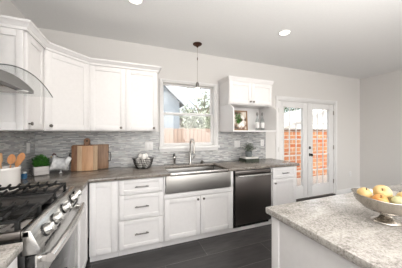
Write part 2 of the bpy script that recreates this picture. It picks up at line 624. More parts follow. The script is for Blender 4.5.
# french doors
fr = bpy.data.objects.new('trim_1', None); C.objects.link(fr); fr['kind'] = 'structure'; fr.location = (DX0, W, 0)
dw = DX1 - DX0
b = MB().box(-.05, .005, -.016, 0, 0, DZ + .055, .004).box(dw - .005, dw + .06, -.016, 0, 0, DZ + .055, .004)
b.box(.005, dw - .005, -.016, 0, DZ - .01, DZ + .055, .004)
struct('door_casing', b, M['trim'], fr)
struct('door_jamb', MB().box(0, .03, 0, .14, .02, DZ).box(dw - .03, dw, 0, .14, .02, DZ).box(.03, dw - .03, 0, .14, DZ - .03, DZ), M['trim'], fr)
struct('threshold', MB().box(0, dw, -.02, .15, 0, .045, .004), M['blacksteel'], fr)


def french_leaf(name, x0, x1, hinge_right, hardware):
    e = bpy.data.objects.new(name, None); C.objects.link(e); e['kind'] = 'structure'; e.location = (x0, W + .012, .052)
    w, h = x1 - x0, DZ - .03 - .052 - .004
    st, tr, br = .122, .10, .235
    b = MB()
    b.box(0, st, 0, .044, 0, h, .003).box(w - st, w, 0, .044, 0, h, .003)
    b.box(st, w - st, 0, .044, 0, br, .003).box(st, w - st, 0, .044, h - tr, h, .003)
    struct('door_slab', b, M['trim'], e)
    g = MB()
    gw, gh = w - 2 * st, h - tr - br
    for i in (0, gw):
        g.box(st + i - .014 * (i > 0), st + i + .014 * (i == 0), -.006, .05, br, h - tr, .003)
    for z in (br, h - tr - .014): g.box(st, w - st, -.006, .05, z, z + .014, .003)
    for i in (1, 2): g.box(st + gw * i / 3 - .008, st + gw * i / 3 + .008, .012, .030, br, h - tr, .003)
    for i in range(1, 5): g.box(st, w - st, .013, .029, br + gh * i / 5 - .009, br + gh * i / 5 + .009, .003)
    struct('muntins', g, M['trim'], e)
    MB().box(st, w - st, .019, .024, br, h - tr).build('pane', M['glass'], e, smooth=0)
    xh = w + .004 if hinge_right else -.004
    for z in (.27, 1.02, 1.78):
        struct('hinge', MB().tube([(xh, -.006, z - .045), (xh, -.006, z + .045)], .008).box(xh - .014, xh + .014, -.003, .002, z - .045, z + .045), M['brass'], e)
    if hardware:
        R = Matrix.Translation((hardware, 0, 1.03)) @ Matrix.Rotation(PI / 2, 4, 'X')
        struct('deadbolt', MB().lathe([(.031, 0), (.031, .008), (.026, .014), (.012, .016), (.012, .026), (0, .026)], 24, R), M['doorblack'], e)
        R = Matrix.Translation((hardware, 0, .885)) @ Matrix.Rotation(PI / 2, 4, 'X')
        struct('door_knob', MB().lathe([(.032, 0), (.032, .008), (.014, .014), (.012, .035), (.026, .044), (.03, .056), (.024, .068), (0, .07)], 24, R), M['doorblack'], e)
        struct('astragal', MB().box(-.014, .02, -.012, -.001, 0, h, .003), M['trim'], e)


cx_ = (DX0 + DX1) / 2
french_leaf('door_1', DX0 + .033, cx_ - .003, False, None)
french_leaf('door_2', cx_ + .003, DX1 - .033, True, .045)

# ------------------------------------------------------------------ backsplash
b = MB().box(XL + .0085, .447, W - .008, W, .9145, 1.4095).box(.447, 1.42, W - .008, W, .9145, 1.10).box(1.42, 2.405, W - .008, W, .9145, 1.4095)
tag(b.build('tile_backsplash', M['mosaic_back'], smooth=0), 'grey glass strip mosaic backsplash under the kitchen window', 'backsplash')
b = MB().box(XL, XL + .008, .2, 1.885, .955, 1.62).box(XL, XL + .008, 1.885, W, .9145, 1.4095)
tag(b.build('tile_backsplash', M['mosaic_left'], smooth=0), 'grey strip mosaic backsplash on the side wall behind the range', 'backsplash')

# ------------------------------------------------------------------ cabinetry helpers
def shaker(w, h, rail=.058, t=.02, rec=.007, off=(0, 0)):
    """front in local x,z with its face at y=-t"""
    x, z = off
    b = MB()
    r = rail
    b.box(x, x + r, -t, 0, z, z + h, .0018).box(x + w - r, x + w, -t, 0, z, z + h, .0018)
    b.box(x + r, x + w - r, -t, 0, z, z + r, .0018).box(x + r, x + w - r, -t, 0, z + h - r, z + h, .0018)
    b.box(x + r - .002, x + w - r + .002, -t + rec, -.001, z + r - .002, z + h - r + .002)
    return b


def knob_mb(x, z, y=-.02):
    R = Matrix.Translation((x, y, z)) @ Matrix.Rotation(PI / 2, 4, 'X')
    return MB().lathe([(.008, 0), (.006, .004), (.0055, .012), (.013, .017), (.0155, .022), (.013, .027), (0, .029)], 18, R)


def pull_mb(x, z, ln=.15, y=-.02):
    b = MB()
    b.box(x - ln / 2, x + ln / 2, y - .032, y - .021, z - .006, z + .006, .002)
    for k in (-1, 1): b.box(x + k * ln * .36 - .005, x + k * ln * .36 + .005, y - .022, y, z - .005, z + .005, .001)
    return b


def cabinet(name, label, x0, w, depth, z0, z1, loc, rz=0, toe=0.0, cat='cabinet', group=None, left_end=None):
    t = thing(name, label, cat, loc, rz, group)
    MB().box(0, w, .001, depth, z0, z1, .0015).build('carcass', M['cabinet'], t)
    if toe: MB().box(-.0, w, .05, .062, 0, toe).build('toe_kick', M['cabinet'], t, smooth=0)
    return t


def add_door(t, x, z, w, h, knob=None, name='door'):
    dd = shaker(w, h, off=(x, z)).build(name, M['cabinet'], t)
    if knob: knob_mb(*knob).build('knob', M['knob'], dd)
    return dd


def add_drawer(t, x, z, w, h, rail=.045, pull=True, ln=.15):
    dd = shaker(w, h, rail=rail, off=(x, z)).build('drawer', M['cabinet'], t)
    if pull: pull_mb(x + w / 2, z + h / 2, ln).build('pull', M['pullmetal'], dd)
    return dd


# ---- base cabinets along the back wall (carcass front at y=2.295, doors at 2.275)
BF = 2.295
BD = W - .012 - BF
ZB, ZT = .085, .874
t = cabinet('base_cabinet', 'white base cabinet with one tall plain door beside the range', 0, .281, BD, ZB, ZT, (-.378, BF, 0), toe=ZB)
add_door(t, .006, .095, .262, .770)
t = cabinet('drawer_cabinet', 'white base cabinet with three stacked drawers left of the sink', 0, .498, BD, ZB, ZT, (-.095, BF, 0), toe=ZB)
for z, h in ((.705, .160), (.425, .270), (.100, .310)):
    add_drawer(t, .010, z, .474, h)
t = cabinet('sink_base_cabinet', 'white two-door cabinet under the steel apron sink', 0, .944, BD, ZB, .655, (.405, BF, 0), toe=ZB)
MB().box(.0, .944, -.018, .0, .60, .655, .001).build('apron_rail', M['cabinet'], t)
add_door(t, .008, .100, .452, .492, (.425, .555))
add_door(t, .466, .100, .452, .492, (.505, .555))
MB().box(.920, .944, -.012, .0, .085, .6, .001).build('filler', M['cabinet'], t)
for x0, x1 in ((0, .017), (.899, .944)): MB().box(x0, x1, -.014, .55, .656, .874, .001).build('stile', M['cabinet'], t)
t = cabinet('end_cabinet', 'white base cabinet with a drawer over a door, right of the dishwasher', 0, .487, BD, ZB, ZT, (2.012, BF, 0), toe=ZB)
add_drawer(t, .012, .700, .462, .160, ln=.13)
add_door(t, .012, .100, .462, .590, (.052, .638))
# left run: blind corner piece between range and corner
t = thing('corner_cabinet', 'white base cabinet return in the corner between range and back run', 'cabinet', (-.40, 1.905, 0), PI / 2)
MB().box(0, .36, .001, .645, ZB, ZT, .0015).build('carcass', M['cabinet'], t)
MB().box(0, .38, .05, .062, 0, ZB).build('toe_kick', M['cabinet'], t, smooth=0)
shaker(.33, .77, off=(.006, .095)).build('door', M['cabinet'], t)

# ---- worktops
def poly_top(pts, z0, z1, bev=.006):
    return MB().prism(pts, z0, z1, bev=bev)
SX0, SX1 = .424, 1.302
CX0, CX1 = .475, 1.262
yb = W - .009
pts = [(XL + .009, 1.905), (-.375, 1.905), (-.375, 2.25), (CX0, 2.25), (CX0, 2.735), (CX1, 2.735), (CX1, 2.25), (2.53, 2.25), (2.53, yb), (XL + .009, yb)]
tag(poly_top(pts, .876, .914).build('worktop', M['counter']), 'brown granite worktop running along the back wall around the sink', 'countertop')

# near counter at lower left, on its own cabinet
t = thing('base_cabinet', 'white base cabinet on the near side of the range, at lower left', 'cabinet', (-.47, .25, 0), PI / 2)
MB().box(0, .83, .001, .575, ZB, .862, .0015).build('carcass', M['cabinet'], t)
MB().box(0, .83, .05, .062, 0, ZB).build('toe_kick', M['cabinet'], t, smooth=0)
shaker(.40, .765, off=(.01, .09)).build('door', M['cabinet'], t)
shaker(.40, .765, off=(.42, .09)).build('door', M['cabinet'], t)
tag(MB().box(XL + .009, -.435, .24, 1.085, .865, .905, .006).build('worktop', M['island']), 'short pale stone worktop on the near side of the range', 'countertop')

# ---- upper cabinets
UZ0, UZ1 = 1.41, 2.20
# side cabinet on the left wall, its end panel towards the camera
t = thing('wall_cabinet', 'narrow white wall cabinet left of the corner, its end panel seen behind the hood', 'cabinet', (-.76, 1.90, 0), PI / 2)
MB().box(0, .328, .001, .298, UZ0, UZ1, .0015).build('carcass', M['cabinet'], t)
b = MB()
R = Matrix.Rotation(-PI / 2, 4, 'Z')
ep = MB()
ep.box(-.014, 0, .0, .045, UZ0, UZ1, .001).box(-.014, 0, .25, .298, UZ0, UZ1, .001).box(-.014, 0, .045, .25, UZ1 - .06, UZ1, .001).box(-.014, 0, .045, .25, UZ0, UZ0 + .06, .001)
ep.build('end_panel', M['cabinet'], t)
add_door(t, .004, UZ0 + .01, .322, UZ1 - UZ0 - .02, (.03, UZ0 + .055))
# diagonal corner cabinet
A, B = Vector((-.74, 2.242)), Vector((-.422, 2.56))
t = thing('corner_wall_cabinet', 'white diagonal wall cabinet across the corner', 'cabinet', (A.x, A.y, 0), PI / 4)
Ri = Matrix.Rotation(-PI / 4, 4, 'Z') @ Matrix.Translation((-A.x, -A.y, 0))
n_ = Vector((-.7071, .7071)) * .021
out = [(A.x + n_.x - .012, A.y + n_.y - .012), (B.x + n_.x + .012, B.y + n_.y + .012), (B.x, W - .002), (XL + .002, W - .002), (XL + .002, A.y)]
out = [(A.x - .02, A.y + .004), (A.x + n_.x * .8, A.y + n_.y * .8), (B.x + n_.x * .8, B.y + n_.y * .8), (B.x - .004, B.y + .02), (B.x - .004, W - .002), (XL + .002, W - .002), (XL + .002, A.y + .004)]
MB().prism(out, UZ0, UZ1, Ri).build('carcass', M['cabinet'], t)
ln = (B - A).length
dd = shaker(ln - .012, UZ1 - UZ0 - .02, off=(.006, UZ0 + .01))
for v in dd.bm.verts: v.co.y += .016
MB().box(-.004, .006, -.002, .03, UZ0, UZ1).build('stile', M['cabinet'], t, smooth=0)
MB().box(ln - .006, ln + .006, -.002, .03, UZ0, UZ1).build('stile', M['cabinet'], t, smooth=0)
dd = dd.build('door', M['cabinet'], t)
knob_mb(.045, UZ0 + .05, -.004).build('knob', M['knob'], dd)
# back wall two-door cabinet
t = cabinet('wall_cabinet', 'white two-door wall cabinet left of the window', 0, .79, W - 2.58 - .002, UZ0, UZ1, (-.418, 2.58, 0))
add_door(t, .002, UZ0 + .01, .3915, UZ1 - UZ0 - .02, (.345, UZ0 + .045))
add_door(t, .3955, UZ0 + .01, .392, UZ1 - UZ0 - .02, (.74, UZ0 + .045))
# crown
prof = [(0, 2.192), (.010, 2.192), (.012, 2.214), (.022, 2.222), (.030, 2.238), (.042, 2.247), (.042, 2.262), (0, 2.262)]
tag(MB().sweep([(XL + .002, 1.886), (-.74, 1.886), (-.74, 2.242), (-.422, 2.56), (.374, 2.56), (.374, W - .002)], prof).build('crown_moulding', M['cabinet']),
    'white crown moulding along the tops of the wall cabinets left of the window', 'moulding')

# cabinet right of the window: doors over an open niche whose cheeks step forward
HX0, HX1, HF = 1.445, 2.265, 2.58
t = thing('niche_cabinet', 'white wall cabinet with two small doors over an open display niche', 'cabinet', (HX0, HF, 0))
w = HX1 - HX0
MB().box(0, w, .001, W - HF - .002, 1.835, UZ1, .0015).build('carcass', M['cabinet'], t)
add_door(t, .004, 1.85, w / 2 - .006, UZ1 - 1.86, (w / 2 - .03, 1.888))
add_door(t, w / 2 + .002, 1.85, w / 2 - .006, UZ1 - 1.86, (w / 2 + .03, 1.888))
for x in (0, w - .018):
    dp = W - HF - .002
    Rm = Matrix.Translation((x, 0, 0)) @ Matrix(((0, 0, 1, 0), (1, 0, 0, 0), (0, 1, 0, 0), (0, 0, 0, 1)))
    MB().prism([(dp, UZ0), (-.14, UZ0), (-.14, 1.735), (-.125, 1.77), (-.02, 1.832), (dp, 1.832)], 0, .018, Rm).build('side_panel', M['cabinet'], t)
MB().box(.018, w - .018, -.137, W - HF - .002, UZ0, UZ0 + .02, .001).build('shelf_board', M['cabinet'], t)
MB().box(.018, w - .018, W - HF - .012, W - HF - .002, UZ0 + .02, 1.832).build('back_panel', M['inside'], t, smooth=0)
prof2 = [(o * .55, z) for o, z in prof]
tag(MB().sweep([(HX0, W - .002), (HX0, HF - .02), (HX1, HF - .02), (HX1, W - .002)], prof2).build('crown_moulding', M['cabinet']),
    'short white crown moulding on top of the niche cabinet right of the window', 'moulding')

# ------------------------------------------------------------------ sink, faucet
t = thing('apron_sink', 'stainless steel farmhouse sink with a tall apron front under the window', 'sink', (SX0, 2.258, 0))
w = SX1 - SX0
D = .485
MB().box(.002, w - .002, 0, .022, .665, .874, .004).build('apron', M['sinksteel'], t)
cl, cr = CX0 - SX0 + .001, CX1 - SX0 - .001
b = MB()
b.box(cl - .014, cl + .004, .022, D - .02, .70, .874, .003).box(cr - .004, cr + .014, .022, D - .02, .70, .874, .003).box(cl - .014, cr + .014, D - .02, D, .70, .874, .003)
b.box(cl, cr, .022, D - .02, .68, .70)
b.build('basin', M['basinsteel'], t)
MB().box(cl, cr, -.004, .03, .868, .908, .006).build('rim', M['nickel'], t)
MB().lathe([(.045, 0), (.045, .004), (.03, .005), (0, .003)], 24, Matrix.Translation((w / 2, .26, .70))).build('drain', M['nickel'], t)

t = thing('faucet', 'tall steel gooseneck pull-down faucet behind the sink', 'faucet', (.90, 2.80, .914))
b = MB().lathe([(.029, 0), (.029, .006), (.022, .014), (.0185, .03), (.0175, .16), (.013, .17)], 24)
pt = [(0, 0, .16), (0, 0, .30)]
for k in range(1, 13):
    a = PI * k / 12
    pt.append((0, -.085 * (1 - math.cos(a)), .30 + .085 * math.sin(a)))
b.tube(pt + [(0, -.17, .28)], .0125, 14)
b.build('spout', M['nickel'], t)
MB().lathe([(.013, .02), (.017, 0), (.018, -.06), (.02, -.10), (.016, -.105), (0, -.105)], 20, Matrix.Translation((0, -.17, .28))).build('spray_head', M['nickel'], t)
MB().tube([(.015, 0, .075), (.035, 0, .078)], .011, 12).tube([(.035, 0, .078), (.05, -.005, .10), (.075, -.02, .135)], [.008, .007, .006], 10).build('lever', M['nickel'], t)
t = thing('soap_dispenser', 'small curved steel soap dispenser left of the tall faucet', 'soap dispenser', (.655, 2.80, .914))
MB().lathe([(.026, 0), (.026, .006), (.016, .014), (.015, .075), (.021, .09), (.021, .12), (.012, .136), (0, .137)], 20).build('body', M['nickel'], t)
MB().tube([(0, 0, .12), (0, 0, .155), (-.012, -.03, .165), (-.03, -.07, .155), (-.034, -.082, .13)], [.010, .010, .009, .008, .007], 10).build('pump_spout', M['doorblack'], t)
t = thing('air_gap_cap', 'small dark domed fitting right of the tall faucet', 'sink fitting', (1.095, 2.80, .914))
MB().lathe([(.024, 0), (.024, .004), (.017, .010), (.017, .035), (.014, .045), (0, .05)], 20).build('cap', M['knob'], t)
MB().tube([(.0, -.012, .03), (.03, -.03, .022)], .006, 8).tube([(.0, -.012, .03), (-.03, -.03, .022)], .006, 8).build('nozzle', M['knob'], t)

# ------------------------------------------------------------------ dishwasher
t = thing('dishwasher', 'black stainless dishwasher with a bright bar handle', 'dishwasher', (1.362, 2.262, 0))
w = .636
MB().box(.01, w - .012, .03, .60, .10, .868).build('tub', M['black'], t, smooth=0)
MB().box(.014, w - .016, .0, .03, .12, .80, .004).build('door_panel', M['blacksteel'], t)
MB().box(.014, w - .016, .004, .03, .805, .862, .003).build('control_strip', M['blacksteel'], t)
b = MB().tube([(.03, -.045, .80), (w / 2, -.05, .80), (w - .032, -.045, .80)], .014, 14)
for x in (.05, w - .052): b.tube([(x, -.045, .80), (x, .004, .80)], .009, 10)
b.build('handle', M['steel'], t, label='bright steel bar handle')
MB().box(.014, w - .016, .055, .07, .062, .12).build('kick_plate', M['black'], t, smooth=0)
MB().box(-.012, w + .012, .082, .094, 0, .062).build('toe_strip', M['cabinet'], t, smooth=0)

# ------------------------------------------------------------------ range
RY0, RY1, RX = 1.105, 1.895, -.42
rw = RY1 - RY0
t = thing('gas_range', 'stainless gas range with black grates and five front knobs', 'range', (RX, RY0, 0), PI / 2)
# local: x along the wall (away from camera), y into the wall, front at y=0
dpt = RX - XL - .012
MB().box(.004, rw - .004, .02, dpt, .08, .90, .003).build('body', M['black'], t)
fp = MB()
for x in (.05, rw - .05):
    for y in (.08, dpt - .08):
        MB().lathe([(.018, 0), (.018, .02), (.010, .022), (.010, .08)], 14, Matrix.Translation((x, y, 0))).build('foot', M['black'], t)
# cooktop pan with steel rim
b = MB().use(M['pan']).box(.012, rw - .012, .03, dpt, .90, .925, .004)
b.use(M['steel']).box(0, rw, 0, .035, .905, .94, .006)
b.use(M['blacksteel']).box(0, .028, .035, dpt, .90, .942, .006).box(rw - .028, rw, .035, dpt, .90, .942, .006)
b.box(.028, rw - .028, dpt - .03, dpt, .90, .95, .005)
b.build('cooktop', None, t)
# control panel: sloped prism
Rm = Matrix(((0, 0, 1, 0), (1, 0, 0, 0), (0, 1, 0, 0), (0, 0, 0, 1)))
MB().prism([(.03, .825), (-.034, .825), (-.038, .85), (.0, .938), (.03, .938)], 0, rw, Rm, bev=.003).build('control_panel', M['steel'], t)
for ks in ((0, 1, 2, 3, 4), (9, 10, 11, 12, 13)):
    b = MB()
    for i in ks:
        x = .08 + i * (rw - .16) / 13
        b.box(x - .018, x + .018, -.0385, -.030, .829, .834).box(x - .018, x + .018, -.040, -.030, .839, .844)
    b.build('vent_grille', M['darkslot'], t, smooth=0)
sl = math.atan2(.038, .088)
for x in (.105, .235, .405, .605, .705):
    Mx = Matrix.Translation((x, -.0215, .888)) @ Matrix.Rotation(PI / 2 - sl, 4, 'X')
    k = MB().use(M['black']).lathe([(.033, 0), (.033, .008), (.028, .010)], 28, Mx)
    k.use(M['steel']).lathe([(.028, .008), (.0275, .014), (.024, .036), (.021, .040), (0, .040)], 28, Mx)
    k.box(-.006, .006, -.023, .023, .036, .049, .0015, Mx)
    k.build('control_knob', None, t)
# oven door, handle, drawer
b = MB().use(M['black']).box(.008, rw - .008, -.017, .018, .245, .815, .004).use(M['steel_v']).box(.006, rw - .006, -.023, -.016, .245, .815, .002)
od = b.build('oven_door', None, t)
MB().box(.10, rw - .10, -.0245, -.0215, .33, .66, .001).build('oven_window', M['ovenglass'], od)
b = MB()
hp = [(x, -.068 - .016 * math.sin(PI * (x - .03) / (rw - .06)), .782) for x in [(.03 + (rw - .06) * i / 14) for i in range(15)]]
b.tube(hp, .022, 14)
for x in (.045, rw - .045):
    b.box(x - .014, x + .014, -.070, -.02, .766, .798, .004)
b.build('oven_handle', M['polish'], od, label='polished bar handle across the oven door')
dr = MB().box(.006, rw - .006, -.018, .018, .085, .238, .005).build('warming_drawer', M['steel_v'], t)
MB().box(.2, rw - .2, -.026, -.017, .20, .222, .003).build('drawer_grip', M['steel'], dr)


def grate(x0, x1, y0, y1):
    b = MB(); z = .984; q = .0095
    for x in (x0, x1): b.box(x - q, x + q, y0, y1, z - .012, z, .002)
    for y in (y0, y1): b.box(x0, x1, y - q, y + q, z - .012, z, .002)
    ym = (y0 + y1) / 2
    b.box(x0, x1, ym - q, ym + q, z - .012, z, .002)
    for x, y in ((x0, y0), (x1, y0), (x0, y1), (x1, y1), (x0, ym), (x1, ym)):
        b.box(x - .009, x + .009, y - .009, y + .009, .925, z - .008, .002)
    xm = (x0 + x1) / 2
    for k in range(1, 9):
        y = y0 + (y1 - y0) * k / 9
        for sx in (-1, 1):
            h = (x1 - x0) / 2
            b.tube([(xm + sx * (h + .004), y, z + .016), (xm + sx * (h - .02), y + .004, z + .002), (xm + sx * h * .5, y + .012, z), (xm + sx * .018, y + .016, z + .004)], [.008, .010, .009, .008], 6)
    return b


gx = [(.036, .272), (.518, .754)]
for x0, x1 in gx:
    grate(x0, x1, .06, dpt - .05).build('grate', M['iron'], t)
    xm = (x0 + x1) / 2
    y0, y1 = .06, dpt - .05
    for yc in (y0 + (y1 - y0) * .25, y0 + (y1 - y0) * .75):
        MB().use(M['nickel']).lathe([(.05, .922), (.048, .935), (.04, .94)], 24, Matrix.Translation((xm, yc, 0))).use(M['iron']).lathe([(.036, .938), (.036, .948), (.03, .952), (0, .953)], 24, Matrix.Translation((xm, yc, 0))).build('burner', None, t)
b = MB().box(.284, .506, .06, dpt - .05, .952, .966, .004)
for x in (.29, .50):
    b.box(x - .006, x + .006, .06, dpt - .05, .925, .972, .002)
b.build('griddle_plate', M['griddle'], t)

# ------------------------------------------------------------------ hood
t = thing('range_hood', 'steel chimney range hood with an arched clear glass canopy above the gas range', 'range hood', (XL, (RY0 + RY1) / 2, 1.60), PI / 2)
# local: x along wall, y: 0 at wall, negative into the room
half = .40
def arch(x): return .165 - .085 * (x / half) ** 2
def slab(x0, x1, ya, yb_, th, n=24, z0=0.0):
    t_ = bmesh.new()
    rows = []
    for i in range(n + 1):
        x = x0 + (x1 - x0) * i / n
        z = arch(x) + z0
        rows.append([t_.verts.new((x, ya, z)), t_.verts.new((x, yb_, z)), t_.verts.new((x, yb_, z + th)), t_.verts.new((x, ya, z + th))])
    for a, c in zip(rows, rows[1:]):
        for j in range(4): t_.faces.new((a[j], c[j], c[(j + 1) % 4], a[(j + 1) % 4]))
    t_.faces.new(rows[0]); t_.faces.new(rows[-1][::-1])
    return t_
b = MB(); b.merge(slab(-half, half, -.02, -.485, .005)); b.build('glass_canopy', M['hoodglass'], t)
b = MB(); b.merge(slab(-half, half, -.485, -.4885, .006)); b.build('glass_edge', M['hoodedge'], t)
# steel body under the glass: flat bottom, arched top
def under(x): return arch(x) - .004
n = 16; hb = .285; yf = -.405
t_ = bmesh.new(); rows = []
for i in range(n + 1):
    x = -hb + 2 * hb * i / n
    rows.append([t_.verts.new((x, -.004, .082)), t_.verts.new((x, yf, .082)), t_.verts.new((x, yf, under(x) - .012)), t_.verts.new((x, -.004, under(x) - .012))])
for a, c in zip(rows, rows[1:]):
    for j in range(4): t_.faces.new((a[j], c[j], c[(j + 1) % 4], a[(j + 1) % 4]))
t_.faces.new(rows[0]); t_.faces.new(rows[-1][::-1])
b = MB(); b.merge(t_); b.build('hood_body', M['hoodsteel'], t)
b = MB()
for x in (-.135, .135): b.box(x - .125, x + .125, -.36, -.06, .076, .0825, .002)
b.build('grease_filters', M['nickel'], t)
for x in (-.17, .17):
    MB().lathe([(.03, .0825), (.03, .074), (.024, .072), (0, .0725)], 20, Matrix.Translation((x, -.385, 0))).build('hood_lamp', M['plate'], t)
MB().box(-.13, .13, -.21, -.004, .17, 1.078, .003).build('chimney', M['steel_v'], t)

# ------------------------------------------------------------------ island
t = thing('island', 'white panelled kitchen island carrying the pale granite top', 'island', (.838, -1.2, 0))
IL, IW = 2.155, 2.2
MB().box(.006, IW, .01, IL - .01, 0.0, .882, .002).build('body', M['cabinet'], t)
for y0 in (IL - .06, 0): MB().box(0, .06, y0, y0 + .06, 0, .882, .004).build('corner_post', M['cabinet'], t)
MB().box(-.006, .02, .07, IL - .07, 0, .10, .003).build('plinth', M['cabinet'], t)
tag(MB().box(.815, 3.1, -1.25, .985, .882, .922, .008).build('worktop', M['island']), 'pale speckled granite slab on the island', 'countertop')

# ------------------------------------------------------------------ wall plates
def outlet(label, loc, rz, double=False, sw=False):
    w = .115 if double else .072
    t = thing('light_switch' if sw else 'power_outlet', label, 'switch' if sw else 'outlet', loc, rz)
    MB().box(-w / 2, w / 2, -.006, 0, -.058, .058, .002).build('plate', M['plate'], t)
    for x in ((-.024, .024) if double else (0,)):
        if sw:
            MB().box(x - .016, x + .016, -.010, -.005, -.033, .033, .002).build('rocker', M['trim'], t)
        else:
            for z in (-.022, .022):
                b = MB().use(M['trim']).box(x - .016, x + .016, -.0075, -.0055, z - .014, z + .014)
                b.use(M['darkslot']).box(x - .007, x - .004, -.008, -.006, z - .006, z + .006).box(x + .004, x + .007, -.008, -.006, z - .005, z + .005)
                b.build('socket', None, t, smooth=0)
outlet('white double switch plate on the backsplash left of the window', (.295, W - .009, 1.20), 0, True, True)
outlet('white double switch plate on the backsplash left of the grey potted plant', (1.79, W - .009, 1.20), 0, True, True)
outlet('white outlet plate on the backsplash right of the grey potted plant', (2.325, W - .009, 1.205), 0)
outlet('white switch plate on the side backsplash between the spoon crock and the herb box', (XL + .009, 2.72, 1.22), PI / 2, False, True)
outlet('white outlet plate low on the wall right of the french doors', (4.83, W, .44), 0)

# ------------------------------------------------------------------ things on the counters
CT = .9145
# utensil crock
t = thing('utensil_crock', 'large white ceramic crock full of wooden spoons', 'crock', (-.948, 2.065, CT))
MB().lathe([(0, 0), (.086, 0), (.092, .006), (.094, .02), (.094, .165), (.097, .17), (.098, .186), (.095, .192), (.089, .190), (.086, .17), (.084, .02), (0, .016)], 40).build('pot', M['ceramic'], t)


def utensil(label, dx, dy, tx, ty, h, head, m):
    """dx,dy where it stands in the crock, tx,ty lean; head = (half width, half length, kind)"""
    o = thing('wooden_spoon' if head[2] == 'spoon' else 'wooden_spatula', label, 'utensil', (-.948 + dx, 2.065 + dy, CT + .026))
    b = MB()
    end = Vector((tx, ty, h))
    b.tube([(0, 0, 0), end * .5, end * .8], [.006, .0055, .005], 8)
    b.build('handle', m, o)
    az = end.normalized()
    fn = Vector((.41, -.91, 0)); fn.rotate(Matrix.Rotation(head[3] - .25, 3, 'Z'))
    ay = -(fn - az * fn.dot(az)).normalized(); ax = ay.cross(az)
    Mx = Matrix(((ax.x, ay.x, az.x, end.x), (ax.y, ay.y, az.y, end.y), (ax.z, ay.z, az.z, end.z), (0, 0, 0, 1)))
    b = MB()
    if head[2] == 'spoon':
        t2 = bmesh.new()
        bmesh.ops.create_uvsphere(t2, u_segments=16, v_segments=12, radius=1)
        for v in t2.verts:
            c = v.co
            y = c.y * .009
            if c.y < 0: y = y * .3 + .004 * (1 - c.x * c.x - c.z * c.z)
            v.co = Vector((c.x * head[0] * (1 - .12 * c.z), y, c.z * head[1]))
        b.merge(t2, Mx)
    else:
        k = head[0]; L_ = head[1]
        Rm = Mx @ Matrix(((1, 0, 0, 0), (0, 0, 1, 0), (0, 1, 0, 0), (0, 0, 0, 1)))
        b.prism([(-.006, -L_), (.006, -L_), (k * .8, -L_ * .55), (k, L_ * .8), (k * .7, L_), (-k * .7, L_), (-k, L_ * .8), (-k * .8, -L_ * .55)], -.004, .004, Rm, bev=.0015)
    b.build('head', m, o)


utensil('pale wooden spoon leaning left in the white crock', -.03, -.02, -.045, -.02, .235, (.027, .042, 'spoon', .3), M['spoonwood'])
utensil('pale wooden spatula at the front of the white crock', -.01, -.045, -.008, -.02, .222, (.025, .046, 'spatula', .15), M['spoonwood'])
utensil('orange wooden spoon in the middle of the white crock', .02, -.01, .025, .0, .232, (.026, .042, 'spoon', .4), M['spoonwood2'])
utensil('orange wooden spatula leaning right out of the white crock', .0, -.02, .10, .0, .215, (.023, .05, 'spatula', .1), M['spoonwood2'])
utensil('tall orange wooden spoon at the back of the white crock', .02, .04, .06, .02, .238, (.026, .04, 'spoon', .2), M['spoonwood2'])
utensil('flat pale wooden spatula at the left back of the white crock', -.012, .03, -.05, .02, .235, (.024, .045, 'spatula', .5), M['spoonwood'])

# herb box
t = thing('herb_planter', 'whitewashed wooden box with bright green herbs in the corner', 'potted plant', (-.925, 2.70, CT), .5)
MB().box(-.068, .068, -.046, .046, 0, .095, .003).build('box', M['whitewash'], t)
MB().box(-.060, .060, -.038, .038, .088, .097).build('soil', M['soil'], t, smooth=0)
b = MB()
for i in range(420):
    x, y = random.uniform(-.066, .066), random.uniform(-.045, .045)
    h = .09 + random.uniform(.0, .12) * (1 - (x / .1) ** 2)
    a = random.uniform(0, 2 * PI)
    b.leaf((x, y, h), (math.cos(a), math.sin(a), random.uniform(.1, 1.8)), random.uniform(.03, .055), random.uniform(.012, .02), .15)
for i in range(40):
    x, y = random.uniform(-.06, .06), random.uniform(-.035, .035)
    b.tube([(x, y, .10), (x * 1.1, y * 1.1, random.uniform(.15, .2))], .0018, 5)
b.build('herb_leaves', M['herb'], t, smooth=0, fix=False)
# small blue jar
t = thing('blue_jar', 'small blue jar between the spoon crock and the herb box', 'jar', (-1.005, 2.52, CT))
MB().lathe([(0, 0), (.022, 0), (.024, .004), (.024, .045), (.019, .052), (.016, .06)], 20).build('body', M['blue'], t)
MB().lathe([(.019, .056), (.019, .070), (0, .072)], 20).build('lid', M['plate'], t)

# hen figurine
t = thing('hen_figurine', 'white ceramic hen figurine beside the cutting boards', 'figurine', (-.742, 2.72, CT), .1)
t.scale = (.84, .84, .88)
sk = bpy.data.meshes.new('hen_body')
V = [(-.008, 0, .105), (-.048, 0, .120), (-.066, 0, .165), (-.070, 0, .196), (-.076, 0, .228), (-.092, 0, .228), (.036, 0, .112), (.072, 0, .148), (.098, 0, .190), (.112, 0, .215)]
E_ = [(0, 1), (1, 2), (2, 3), (3, 4), (4, 5), (0, 6), (6, 7), (7, 8), (8, 9)]
RR = [(.086, .086), (.070, .070), (.040, .040), (.027, .027), (.034, .034), (.014, .014), (.066, .072), (.036, .044), (.022, .040), (.010, .026)]
sk.from_pydata(V, E_, [])
o = bpy.data.objects.new('body', sk); C.objects.link(o); o.parent = t
md = o.modifiers.new('skin', 'SKIN')
for v, r in zip(sk.skin_vertices[0].data, RR): v.radius = r
sk.skin_vertices[0].data[0].use_root = True
md.use_smooth_shade = True
md = o.modifiers.new('sub', 'SUBSURF'); md.levels = md.render_levels = 2
sk.materials.append(M['henwhite'])
b = MB()
for x, z, r in ((-.09, .250, .011), (-.076, .258, .013), (-.060, .250, .011)): b.ball((x, 0, z), r, .005, r * 1.3, 10)
b.build('comb', M['comb'], t, label='dark comb')
MB().ball((-.094, 0, .202), .007, .005, .012, 10).build('wattle', M['comb'], t)
